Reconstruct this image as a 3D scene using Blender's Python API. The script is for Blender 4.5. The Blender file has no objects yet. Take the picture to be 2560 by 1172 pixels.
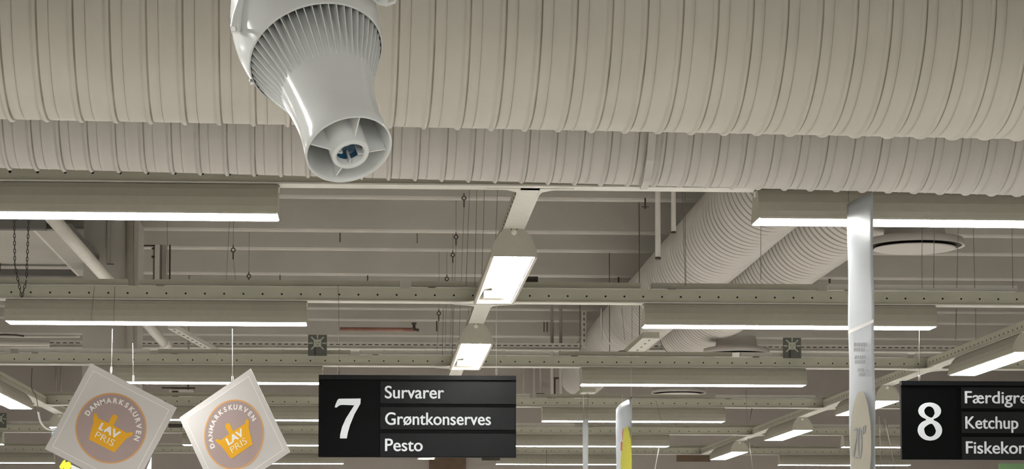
import bpy, bmesh, math, random
from mathutils import Vector, Matrix, Euler
random.seed(7)
R = math.radians
S = bpy.context.scene

# ---------------------------------------------------------------- camera
F, YAW, PITCH, SHIFT = 5850.0, 3.37, 4.0, 450.0
EYE = Vector((0, 0, 1.6))
cd = bpy.data.cameras.new('camera'); cam = bpy.data.objects.new('camera', cd)
S.collection.objects.link(cam); S.camera = cam
cam.location = EYE
CR = Euler((R(90 + PITCH), 0, R(-YAW)), 'XYZ')
cam.rotation_euler = CR
cd.sensor_fit = 'HORIZONTAL'; cd.sensor_width = 36.0
cd.lens = F / 2560.0 * 36.0
cd.shift_y = SHIFT / 2560.0
cd.clip_start = 0.05; cd.clip_end = 200
CM = CR.to_matrix()

def W(px, py, Y):
    """place in the hall seen at photo pixel px, py on the vertical plane at distance Y"""
    d = CM @ Vector(((px - 1280) / F, (586 + SHIFT - py) / F, -1.0))
    return EYE + d * ((Y - EYE.y) / d.y)

# ---------------------------------------------------------------- world, exposure
w = bpy.data.worlds.new('world'); S.world = w; w.use_nodes = True
bgn = w.node_tree.nodes['Background']
bgn.inputs[0].default_value = (0.98, 0.97, 0.91, 1); bgn.inputs[1].default_value = 0.30  # ambient fill, added; it enters through the open end behind the camera
S.view_settings.view_transform = 'Standard'; S.view_settings.look = 'None'
S.view_settings.gamma = 1.0; S.view_settings.use_curve_mapping = False
S.view_settings.exposure = 2.43
LENS_POWER = 8.0
TUBE_POWER = 18.0

# ---------------------------------------------------------------- materials
def mat(name, col, rough=0.6, spec=0.4, noise=0.0, scale=8.0, metal=0.0, emit=0.0, bump=0.0, trans=0.0, col2=None, stretch=(1, 1, 1)):
    m = bpy.data.materials.new(name); m.use_nodes = True
    nt = m.node_tree; b = nt.nodes['Principled BSDF']
    b.inputs['Base Color'].default_value = (*col, 1)
    b.inputs['Roughness'].default_value = rough
    b.inputs['Specular IOR Level'].default_value = spec
    b.inputs['Metallic'].default_value = metal
    if emit:
        b.inputs['Emission Color'].default_value = (*col, 1)
        b.inputs['Emission Strength'].default_value = emit
    if noise or bump:
        tc = nt.nodes.new('ShaderNodeTexCoord'); mp = nt.nodes.new('ShaderNodeMapping')
        mp.inputs['Scale'].default_value = stretch
        nz = nt.nodes.new('ShaderNodeTexNoise'); nz.inputs['Scale'].default_value = scale
        nz.inputs['Detail'].default_value = 6
        nt.links.new(tc.outputs['Object'], mp.inputs[0]); nt.links.new(mp.outputs[0], nz.inputs['Vector'])
        if noise:
            rp = nt.nodes.new('ShaderNodeValToRGB')
            c2 = col2 or tuple(c * (1 - noise) for c in col)
            rp.color_ramp.elements[0].position = 0.35; rp.color_ramp.elements[1].position = 0.62
            rp.color_ramp.elements[0].color = (*c2, 1); rp.color_ramp.elements[1].color = (*col, 1)
            nt.links.new(nz.outputs[0], rp.inputs[0]); nt.links.new(rp.outputs[0], b.inputs['Base Color'])
        if bump:
            bp = nt.nodes.new('ShaderNodeBump'); bp.inputs['Strength'].default_value = bump
            bp.inputs['Distance'].default_value = 0.003
            nt.links.new(nz.outputs[0], bp.inputs['Height']); nt.links.new(bp.outputs[0], b.inputs['Normal'])
    if trans:
        out = nt.nodes['Material Output']
        tr = nt.nodes.new('ShaderNodeBsdfTranslucent'); tr.inputs[0].default_value = (*col, 1)
        mx = nt.nodes.new('ShaderNodeMixShader'); mx.inputs[0].default_value = trans
        nt.links.new(b.outputs[0], mx.inputs[1]); nt.links.new(tr.outputs[0], mx.inputs[2])
        nt.links.new(mx.outputs[0], out.inputs['Surface'])
    return m

M = dict(
    duct=mat('painted_duct', (.645, .61, .54), .42, .4, noise=.07, scale=3, bump=.25),
    duct2=mat('painted_duct_grey', (.62, .585, .55), .5, .35, noise=.06, scale=3, bump=.2),
    fine_seam=mat('fine_seam_dust_shade', (.36, .33, .30), .7, .3, noise=.2, scale=6),  # dust plus painted shade between the fine ribs
    duct_seam=mat('duct_seam_dust_shade', (.40, .35, .30), .7, .3, noise=.35, scale=6),  # groove tone: dust and the groove's shade, both in the colour
    duct2_seam=mat('grey_duct_seam_dust_shade', (.40, .37, .335), .7, .3, noise=.35, scale=6),  # same mix of dust and painted groove shade for the grey duct
    dshade=mat('painted_recess_shade', (.10, .09, .08), .8, .2, noise=.1),  # shade of gaps and recesses put into the colour
    ductend=mat('duct_end_dark', (.2, .19, .18), .8, .2, noise=.1),
    ceil=mat('ceiling_paint', (.515, .487, .45), .85, .2, noise=.08, scale=1.5, bump=.3),
    wall=mat('wall_paint', (.54, .49, .455), .9, .2, noise=.06, scale=.8),
    floor=mat('floor_tile', (.62, .595, .55), .35, .4, noise=.08, scale=2),
    rail=mat('rail_paint', (.545, .53, .435), .45, .45, noise=.05, scale=12),
    railw=mat('rail_flange', (.78, .76, .70), .3, .6, noise=.05, scale=20),
    body=mat('lamp_body', (.52, .495, .42), .5, .4, noise=.04, scale=30),
    knob=mat('lamp_end_disc', (.85, .84, .74), .4, .4, noise=.03),
    refl=mat('reflector', (.90, .91, .88), .25, .6, noise=.02),
    lens=mat('lens_light', (.995, .992, .955), .4, .3, emit=LENS_POWER),
    tube=mat('tube_light', (1.0, .99, .96), .3, .3, emit=TUBE_POWER),
    white=mat('white_paint', (.72, .69, .64), .5, .4, noise=.06, scale=10),
    black=mat('black_dot', (.012, .011, .010), .7, .2, noise=.1),
    dark=mat('dark_metal', (.075, .065, .055), .6, .3, noise=.2),
    steel=mat('hanger_wire', (.20, .18, .155), .5, .4, metal=.4, noise=.1),
    wcord=mat('white_cord', (.80, .79, .76), .5, .3, noise=.05),
    spot=mat('gloss_white_plastic', (.80, .815, .805), .16, .55, noise=.02, scale=20),
    spotin=mat('spot_inside', (.60, .60, .59), .45, .4, noise=.04, scale=20),
    chrome=mat('chrome', (.75, .75, .76), .12, .5, metal=1, noise=.02),
    blue=mat('blue_lens', (.025, .11, .22), .15, .6, noise=.3, scale=30),
    sblack=mat('sign_black', (.0022, .0023, .0028), .5, .08, noise=.1, scale=30),
    sslat=mat('sign_slat', (.0052, .0060, .0072), .33, .16, noise=.06, scale=30),
    letter=mat('letter_white', (.84, .88, .93), .5, .3, noise=.02),
    card=mat('card_paper', (.70, .675, .66), .55, .3, noise=.03, trans=.18),
    cardl=mat('card_line', (.92, .89, .87), .55, .3, noise=.02),
    mauve=mat('mauve_print', (.43, .335, .32), .55, .3, noise=.03),
    orange=mat('orange_print', (.86, .44, .02), .55, .3, noise=.03),
    ring=mat('orange_ring', (.72, .38, .15), .55, .3, noise=.03),
    banner=mat('banner_paper', (.64, .66, .69), .35, .4, noise=.05, scale=3, trans=.35),
    print_=mat('faint_print', (.50, .50, .51), .5, .3, noise=.1, trans=.3),
    oval=mat('faint_yellow', (.66, .62, .52), .5, .3, noise=.05, trans=.35),
    yellow=mat('yellow_print', (.80, .76, .06), .5, .3, noise=.1, trans=.2),
    red=mat('red_print', (.66, .10, .05), .5, .3, noise=.1),
    green=mat('green_print', (.20, .36, .16), .5, .3, noise=.2),
    plate=mat('emblem_plate', (.13, .135, .12), .6, .3, noise=.08, scale=20),
    emblem=mat('emblem_light', (.50, .50, .42), .6, .3, noise=.05),
    brown=mat('brown_panel', (.20, .14, .10), .8, .2, noise=.15),
    conduit=mat('conduit_paint_shaded', (.36, .33, .285), .6, .3, noise=.1),  # pipe paint darkened to carry the shade beside the column
    rust=mat('rusty_pipe', (.40, .20, .15), .6, .3, noise=.3, scale=12),
    cblue=mat('cable_blue', (.25, .45, .62), .4, .4, noise=.05),
)

# ---------------------------------------------------------------- mesh builder
C = S.collection
class MB:
    def __init__(s): s.v = []; s.f = []; s.mi = []; s.sm = []; s.mats = []
    def m(s, k):
        if k not in s.mats: s.mats.append(k)
        return s.mats.index(k)
    def add(s, vs, fs, k, smooth=False, T=None):
        o = len(s.v); i = s.m(k)
        for v in vs:
            v = Vector(v); s.v.append(T @ v if T else v)
        for f in fs: s.f.append([a + o for a in f]); s.mi.append(i); s.sm.append(smooth)
    def box(s, a, b, k, T=None):
        x0, y0, z0 = a; x1, y1, z1 = b
        s.add([(x0,y0,z0),(x1,y0,z0),(x1,y1,z0),(x0,y1,z0),(x0,y0,z1),(x1,y0,z1),(x1,y1,z1),(x0,y1,z1)],
              [(0,3,2,1),(4,5,6,7),(0,1,5,4),(1,2,6,5),(2,3,7,6),(3,0,4,7)], k, False, T)
    def cbox(s, c, d, k, T=None):
        s.box([c[i]-d[i]/2 for i in range(3)], [c[i]+d[i]/2 for i in range(3)], k, T)
    def tube(s, pts, r, k, n=8, cap=True, T=None):
        pts = [Vector(p) for p in pts]; rs = r if isinstance(r, (list, tuple)) else [r]*len(pts)
        vs = []; fs = []; up = None
        for i, p in enumerate(pts):
            t = (pts[min(i+1, len(pts)-1)] - pts[max(i-1, 0)]).normalized()
            if up is None: up = Vector((0,0,1)) if abs(t.z) < .9 else Vector((1,0,0))
            a = t.cross(up).normalized(); b = a.cross(t).normalized(); up = b
            for j in range(n):
                q = 2*math.pi*j/n; vs.append(p + (a*math.cos(q) + b*math.sin(q))*rs[i])
        for i in range(len(pts)-1):
            for j in range(n):
                fs.append((i*n+j, i*n+(j+1)%n, (i+1)*n+(j+1)%n, (i+1)*n+j))
        s.add(vs, fs, k, True, T)
        if cap:
            s.add(vs[:n], [tuple(range(n))[::-1]], k, False, T); s.add(vs[-n:], [tuple(range(n))], k, False, T)
    def prism(s, prof, a, b, k, T=None, smooth=False, cap=True, closed=True):
        """profile in (y,z) extruded from x=a to x=b"""
        n = len(prof)
        vs = [(a, y, z) for y, z in prof] + [(b, y, z) for y, z in prof]
        rng = n if closed else n-1
        s.add(vs, [(i, (i+1)%n, n+(i+1)%n, n+i) for i in range(rng)], k, smooth, T)
        if cap and closed:
            s.add(vs[:n], [tuple(range(n))[::-1]], k, False, T); s.add(vs[n:], [tuple(range(n))], k, False, T)
    def lathe(s, prof, k, n=48, T=None, smooth=True):
        """profile of (t, r) about local z"""
        vs = [(r*math.cos(2*math.pi*j/n), r*math.sin(2*math.pi*j/n), t) for t, r in prof for j in range(n)]
        fs = [(i*n+j, i*n+(j+1)%n, (i+1)*n+(j+1)%n, (i+1)*n+j) for i in range(len(prof)-1) for j in range(n)]
        s.add(vs, fs, k, smooth, T)
    def build(s, name, parent=None, T=None):
        me = bpy.data.meshes.new(name); me.from_pydata([tuple(v) for v in s.v], [], s.f)
        for k in s.mats: me.materials.append(M[k])
        me.polygons.foreach_set('material_index', s.mi); me.polygons.foreach_set('use_smooth', s.sm)
        bm = bmesh.new(); bm.from_mesh(me); bmesh.ops.remove_doubles(bm, verts=bm.verts, dist=1e-6)
        bmesh.ops.recalc_face_normals(bm, faces=bm.faces); bm.to_mesh(me); bm.free()
        o = bpy.data.objects.new(name, me); C.objects.link(o)
        if parent: o.parent = parent
        if T: o.matrix_basis = T
        return o

def tag(o, label=None, cat=None, group=None, kind=None):
    if label: o['label'] = label
    if cat: o['category'] = cat
    if group: o['group'] = group
    if kind: o['kind'] = kind
    return o
def empty(name, loc, label, cat, group=None, rot=(0,0,0)):
    o = bpy.data.objects.new(name, None); C.objects.link(o); o.location = loc; o.rotation_euler = rot
    o.empty_display_size = .05
    return tag(o, label, cat, group)
def struct(o): o['kind'] = 'structure'; return o
def dup(root, loc, rot, label, group=None):
    r = root.copy(); C.objects.link(r); r.location = loc; r.rotation_euler = rot
    r['label'] = label
    if group: r['group'] = group
    for ch in root.children:
        c = ch.copy(); C.objects.link(c); c.parent = r
        for g in ch.children:
            d = g.copy(); C.objects.link(d); d.parent = c
    return r

def curve_mesh(cu, name):
    o = bpy.data.objects.new(name, cu); C.objects.link(o)
    dg = bpy.context.evaluated_depsgraph_get(); dg.update()
    me = bpy.data.meshes.new_from_object(o.evaluated_get(dg))
    bpy.data.objects.remove(o); return me
def flat_mb(mb, me, k, T):
    """2-D mesh data (x right, y up) into a builder"""
    mb.add([v.co for v in me.vertices], [tuple(p.vertices) for p in me.polygons], k, False, T)
def text_into(mb, txt, k, T, size=1.0, bold=0.0, width=None, ext=.001, align='LEFT', spacing=1.0):
    cu = bpy.data.curves.new('txt', 'FONT'); cu.body = txt; cu.size = size; cu.offset = bold
    cu.extrude = ext; cu.align_x = align; cu.space_character = spacing
    me = curve_mesh(cu, 'txt')
    if width:
        xs = [v.co.x for v in me.vertices]; x0, x1 = min(xs), max(xs)
        for v in me.vertices: v.co.x = (v.co.x - x0) * width / (x1 - x0)
    flat_mb(mb, me, k, T)
def shape_into(mb, polys, k, T, ext=.001):
    cu = bpy.data.curves.new('shp', 'CURVE'); cu.dimensions = '2D'; cu.fill_mode = 'BOTH'; cu.extrude = ext
    for p in polys:
        sp = cu.splines.new('POLY'); sp.points.add(len(p)-1); sp.use_cyclic_u = True
        for q, (x, y) in zip(sp.points, p): q.co = (x, y, 0, 1)
    flat_mb(mb, curve_mesh(cu, 'shp'), k, T)
def circ(cx, cy, r, n=64, ry=None):
    return [(cx + r*math.cos(2*math.pi*i/n), cy + (ry or r)*math.sin(2*math.pi*i/n)) for i in range(n)]
UP = Matrix(((1,0,0,0),(0,0,-1,0),(0,1,0,0),(0,0,0,1)))      # x right, y up -> facing -Y

# ---------------------------------------------------------------- room shell
X0, X1, YB, YF, HS, HC = -15.0, 17.0, -8.0, 29.5, 1.6+2.6, 1.6+2.95
mb = MB(); mb.box((X0, YB, -.1), (X1, YF, 0), 'floor'); struct(mb.build('floor'))
mb = MB(); mb.box((X0-.2, YF, 0), (X1+.2, YF+.2, HC), 'wall'); struct(mb.build('wall_back'))
mb = MB(); mb.box((X0-.2, YB, 0), (X0, YF, HC), 'wall'); struct(mb.build('wall_left'))
mb = MB(); mb.box((X1, YB, 0), (X1+.2, YF, HC), 'wall'); struct(mb.build('wall_right'))
mb = MB(); mb.box((X0-.2, YB, HC), (X1+.2, YF+.2, HC+.2), 'ceil')
y = 17.5 - 2.55*9
while y < YF-.3:
    for q in (y, y+1.0):
        if YB < q < YF-.3:
            # tapering concrete rib with chamfered foot
            T = Matrix.Translation((0, q, HS))
            mb.prism([(-.05, .012), (-.038, 0), (.05, 0), (.062, .012), (.085, .35), (-.075, .35)], X0, X1, 'ceil', T)
    y += 2.55
struct(mb.build('ceiling'))

# ---------------------------------------------------------------- big ducts
def duct(name, c, direc, L0, L1, r, pitch, ridge, k, label, nseg=112, mode='wide', cat='duct', cap=False):
    """ribbed round duct about point c along direc from L0 to L1"""
    d = Vector(direc).normalized(); side = d.cross(Vector((0,0,1))).normalized(); up = side.cross(d).normalized()
    if mode == 'wide':
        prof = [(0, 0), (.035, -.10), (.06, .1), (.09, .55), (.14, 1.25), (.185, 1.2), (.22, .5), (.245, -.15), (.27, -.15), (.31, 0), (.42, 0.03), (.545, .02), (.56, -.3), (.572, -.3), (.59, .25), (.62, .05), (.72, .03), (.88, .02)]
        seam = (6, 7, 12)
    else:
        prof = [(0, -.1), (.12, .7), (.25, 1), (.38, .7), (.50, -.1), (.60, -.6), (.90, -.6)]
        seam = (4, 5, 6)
    st = []; n = int((L1-L0)/pitch)
    for i in range(n):
        wob = random.uniform(.85, 1.15)
        for t, h in prof: st.append((L0 + (i+t)*pitch, r + ridge*h*wob))
    m = MB(); vs = []
    for x, rr in st:
        for j in range(nseg):
            q = 2*math.pi*j/nseg
            vs.append(Vector(c) + d*x + (side*math.cos(q) + up*math.sin(q))*rr)
    fs = [(i*nseg+j, i*nseg+(j+1)%nseg, (i+1)*nseg+(j+1)%nseg, (i+1)*nseg+j) for i in range(len(st)-1) for j in range(nseg)]
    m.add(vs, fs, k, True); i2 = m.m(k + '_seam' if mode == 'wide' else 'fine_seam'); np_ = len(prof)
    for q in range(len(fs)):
        if (q//nseg) % np_ in seam: m.mi[q] = i2  # groove faces get the darker dust and shade tone
    o = m.build(name); tag(o, label, cat, 'round ventilation ducts')
    for x, nm in ((st[0][0], 0), (st[-1][0], 1)):
        e = MB(); vv = [Vector(c) + d*x + (side*math.cos(2*math.pi*j/nseg) + up*math.sin(2*math.pi*j/nseg))*(r+.004) for j in range(nseg)]
        ww = [v + d*(.02 if nm else -.02) for v in vv]
        e.add(vv+ww, [(j, (j+1)%nseg, nseg+(j+1)%nseg, nseg+j) for j in range(nseg)] + [tuple(nseg+j for j in range(nseg))], k)
        e.build('end_cap', o)
    return o
def axis_dir(yawdeg, drop): return (math.cos(R(yawdeg)), math.sin(R(yawdeg)), -drop)
cF = W(1280, 323, 6.35) + Vector((0, -.065, .334))
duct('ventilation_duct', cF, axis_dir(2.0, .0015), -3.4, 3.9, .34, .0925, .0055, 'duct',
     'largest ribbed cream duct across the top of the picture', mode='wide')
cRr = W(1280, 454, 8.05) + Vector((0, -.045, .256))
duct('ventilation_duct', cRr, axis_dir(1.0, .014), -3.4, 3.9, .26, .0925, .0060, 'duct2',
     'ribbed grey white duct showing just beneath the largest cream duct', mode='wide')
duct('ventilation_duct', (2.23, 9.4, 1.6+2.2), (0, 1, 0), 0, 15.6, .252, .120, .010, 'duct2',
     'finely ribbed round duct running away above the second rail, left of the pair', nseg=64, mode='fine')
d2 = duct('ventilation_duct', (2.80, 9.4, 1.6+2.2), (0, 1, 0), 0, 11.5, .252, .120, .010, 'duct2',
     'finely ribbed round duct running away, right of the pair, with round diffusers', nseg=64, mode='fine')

# round plate diffusers
def diffuser(x, Y, label):
    o = empty('ceiling_diffuser', (x, Y, 1.6+1.83), label, 'air diffuser', 'round plate diffusers')
    m = MB(); m.lathe([(.135, .16), (.06, .17), (.04, .266), (.0, .275), (-.002, .272), (0, .262), (.004, .260)], 'duct2', 56); m.lathe([(.004, .260), (.004, .03)], 'dshade', 56); m.build('housing', o)  # dark annulus paints the shade in the gap around the plate
    m = MB(); m.lathe([(-.006, .0001), (-.006, .20), (-.009, .226), (-.014, .226), (-.015, .215), (-.015, .0001)], 'duct2', 56); m.build('plate', o)
    m = MB(); m.tube([(0,0,.01), (0,0,.06)], .012, 'steel'); m.build('stem', o)
    return o
diffuser(2.98, 12.7, 'large round white plate diffuser behind the tall paper banner')
diffuser(2.95, 18.9, 'round diffuser just above the third rail')
diffuser(3.01, 23.0, 'round diffuser seen flat beneath the third rail light')

# ---------------------------------------------------------------- rails and linear lights
ROWY = {-1: 1.25, 0: 4.9, 1: 8.6, 2: 12.25, 3: 16.0, 4: 19.75, 5: 23.5, 6: 27.25}
ROWS = [-1, 0, 1, 2, 3, 4, 5, 6]
HD, HL = 1.6+1.482, 1.6+1.330
ORD = {-1: 'rail behind the camera', 0: 'rail above the spotlight', 1: 'first rail under the ducts', 2: 'second rail from the ducts', 3: 'third rail from the ducts',
       4: 'fourth rail from the ducts', 5: 'fifth rail from the ducts', 6: 'sixth and farthest rail'}
def rail(name, x0, x1, label, T, dots=True, phase=0.0):
    m = MB()
    m.box((x0, -.035, -.030), (x1, .035, .033), 'rail', T)
    m.prism([(-.046, -.036), (.046, -.036), (.046, -.030), (-.046, -.030)], x0, x1, 'railw', T)
    m.prism([(-.040, .033), (.040, .033), (.040, .038), (-.040, .038)], x0, x1, 'rail', T)
    if dots:
        x = x0 + phase
        while x < x1:
            vs = [(x + .0052*math.cos(2*math.pi*i/10), -.0358, .0052*math.sin(2*math.pi*i/10)) for i in range(10)]
            ws = [(a, -.0345, c) for a, b, c in vs]
            m.add(vs+ws, [tuple(range(10))] + [(i, (i+1)%10, 10+(i+1)%10, 10+i) for i in range(10)], 'black', False, T)
            x += .1
    o = m.build(name)
    m = MB()                                  # wiring trough riding on top, with clipped gaps
    x = x0
    while x < x1:
        L = random.uniform(.9, 1.6)
        m.box((x+.01, .0, .050), (min(x+L-.05, x1), .06, .078), 'railw' if random.random() < .3 else 'rail', T)
        m.box((x+.1, .01, .036), (x+.14, .05, .052), 'rail', T)
        x += L
    m.build('wire_trough', o)
    return tag(o, label, 'lighting rail', 'perforated lighting rails')
for n in ROWS:
    rail('lighting_rail', -7.5, 8.5, 'long perforated cream rail, the ' + ORD[n], Matrix.Translation((0, ROWY[n], HD)), phase=(.1*random.random()))
rot = Matrix.Rotation(R(90), 4, 'Z')
def long_rail(x, ya, yb, label):
    o = None; ys = [ROWY[n] for n in ROWS] ; segs = []; s = ya
    for yy in ys + [yb+1]:
        if yy > s:
            e = min(yy-.05, yb)
            if e > s+.1: segs.append((s, e))
            s = yy+.05
    m = MB()
    for a, b in segs:
        T = Matrix.Translation((x, 0, HD)) @ rot
        m.box((a, -.035, -.030), (b, .035, .033), 'rail', T)
        m.prism([(-.044, -.036), (.044, -.036), (.044, -.030), (-.044, -.030)], a, b, 'railw', T)
        for q in range(int((b-a)/.1)):
            m.cbox((a+.05+q*.1, -.0355, 0), (.010, .002, .010), 'black', T)
            m.cbox((a+.05+q*.1, .0355, 0), (.010, .002, .010), 'black', T)
    o = m.build('lighting_rail')
    gs = []
    for a, b in segs:
        T = Matrix.Translation((x, 0, HD-.039)) @ rot
        for e, sg in ((a, 1), (b, -1)):      # curved gusset plate where two rails meet
            pr = [(.0, .17), (.025, .09), (.06, .055), (.16, .042)]
            for s2 in (1, -1):
                m = MB(); gs.append(m); pts = [(e, s2*.036)] + [(e + sg*px*1.3, s2*(.036 + (py-.042))) for px, py in pr]
                vs = [(u, v, 0) for u, v in pts] + [(u, v, .003) for u, v in pts]; k = len(pts)
                m.add(vs, [tuple(range(k)), tuple(range(k, 2*k))] + [(i, (i+1)%k, k+(i+1)%k, k+i) for i in range(k)], 'railw', False, T)
    for g in gs: g.build('gusset', o)
    return tag(o, label, 'lighting rail', 'perforated lighting rails')
long_rail(.575, 8.6, 27.2, 'cream rail running away above the two glowing centre lamps')
long_rail(3.85, 12.3, 27.2, 'cream rail running away on the right above the slanted lights')
long_rail(-2.775, 12.3, 27.2, 'cream rail running away on the far left behind the left square card')

PROF = [(-.098, 0), (-.094, .026), (-.083, .060), (-.063, .093), (-.045, .112), (-.036, .116), (.036, .116), (.045, .112), (.063, .093), (.083, .060), (.094, .026), (.098, 0)]
def body_part(root, L, closed_bottom=True):
    m = MB(); n = len(PROF)
    m.prism(PROF, 0, L, 'body', smooth=False, closed=False)
    inn = [(y*.93, z-.004 if z > .02 else z) for y, z in PROF]
    m.prism(inn, 0, L, 'refl', smooth=False, closed=False)
    for s in (-1, 1):
        m.box((0, min(s*.098, s*.086), -.003), (L, max(s*.098, s*.086), .004), 'body')
    b = m.build('housing', root)
    for f in b.data.polygons: f.use_smooth = False
    for x in (0, L):
        e = MB(); sg = -1 if x == 0 else 1
        a, c = (x-.003, x) if sg < 0 else (x, x+.003)
        vs = [(a, y, z) for y, z in PROF] + [(c, y, z) for y, z in PROF]
        e.add(vs, [tuple(range(n)), tuple(range(n, 2*n))] + [(i, (i+1) % n, n+(i+1) % n, n+i) for i in range(n)], 'body')
        ec = e.build('end_cap', root)
        k = MB(); T = Matrix.Translation((x + sg*.003, 0, .101)) @ Matrix.Rotation(R(90*sg), 4, 'Y')
        k.lathe([(0, .012), (.003, .012), (.004, .0001)], 'knob', 20, T); k.build('end_disc', ec)
        k = MB()
        for yy in (-.012, .012): k.cbox((x + sg*.004, yy, .1145), (.004, .005, .005), 'dark')
        k.build('screw', ec)
    return b
def linear_light(L=1.55):
    o = empty('linear_light', (0,0,0), 'x', 'ceiling light', 'linear lights on the cross rails')
    body_part(o, L)
    m = MB(); m.prism([(-.086, .004), (-.082, -.004), (.082, -.004), (.086, .004)], .004, L-.004, 'lens'); m.build('lit_diffuser', o)
    return o
def open_light(L=1.66):
    o = empty('linear_light', (0,0,0), 'x', 'ceiling light', 'open lights on the rails running away')
    body_part(o, L)
    m = MB()
    m.prism([(-.082, .004), (-.050, .060), (-.012, .066), (-.008, .040), (.0, .034), (.008, .040), (.012, .066), (.050, .060), (.082, .004), (.082, .007), (.050, .064), (0, .070), (-.050, .064), (-.082, .007)], .01, L-.01, 'refl')
    m.build('reflector', o)
    for yy in (-.032,):
        m = MB(); m.tube([(.05, yy, .034), (L-.06, yy, .034)], .015, 'tube', 16); m.build('lamp_tube', o)
    m = MB(); m.tube([(.05, .030, .034), (L*.62, .030, .034)], .013, 'tube', 16); m.build('lamp_tube', o)
    for xx in (.02, L-.055, L*.62+.005): m = MB(); m.box((xx, -.05, .02), (xx+.03, .05, .058), 'white'); m.build('lamp_holder', o)
    return o
SIDE = {-2: 'at far left', -1: 'left of the centre aisle', 0: 'right of centre', 1: 'at the right behind aisle sign 8', 2: 'beyond the right edge'}
proto = linear_light(); first = True
for n in ROWS:
    for k in ((-1, 0) if n < 0 else (-2, -1, 0, 1)):
        x = 1.42 + 3.33*k
        lab = 'glowing light on the %s, %s' % (ORD[n], SIDE[k])
        if first: proto.location = (x, ROWY[n], HL); proto['label'] = lab; first = False
        else: dup(proto, (x, ROWY[n], HL), (0,0,0), lab)
po = open_light(); first = True
LAMPS = [(.575, 9.62, 'larger open glowing lamp seen end on, hanging at centre under the first rail'),
         (.575, 13.25, 'smaller open glowing lamp seen end on, just above aisle sign 7'),
         (.575, 24.6, 'small lamp end peeking out beneath the lower edge of aisle sign 7')]
for i, (x, yy, lab) in enumerate(LAMPS):
    if first: po.location = (x, yy, HL); po.rotation_euler = (0,0,R(90)); po['label'] = lab; first = False
    else: dup(po, (x, yy, HL), (0,0,R(90)), lab)
LAMPS = [(3.85, 13.55, 'slanted light at the right edge above aisle sign 8'), (3.85, 17.35, 'slanted light between the tall banner and aisle sign 8'),
         (3.85, 20.85, 'slanted light with domed end, left of the tall banner'), (3.85, 24.5, 'smallest slanted light, left below the domed one'),
         (-2.775, 17.0, 'slanted light at the far left edge beside the left square card'), (-2.775, 20.8, 'slanted light mostly hidden behind the left square card')]
for x, yy, lab in LAMPS:
    o = dup(proto, (x, yy, HL), (0,0,R(90)), lab, 'slanted lights on the side rails')
    if yy == 13.55: pass

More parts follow.
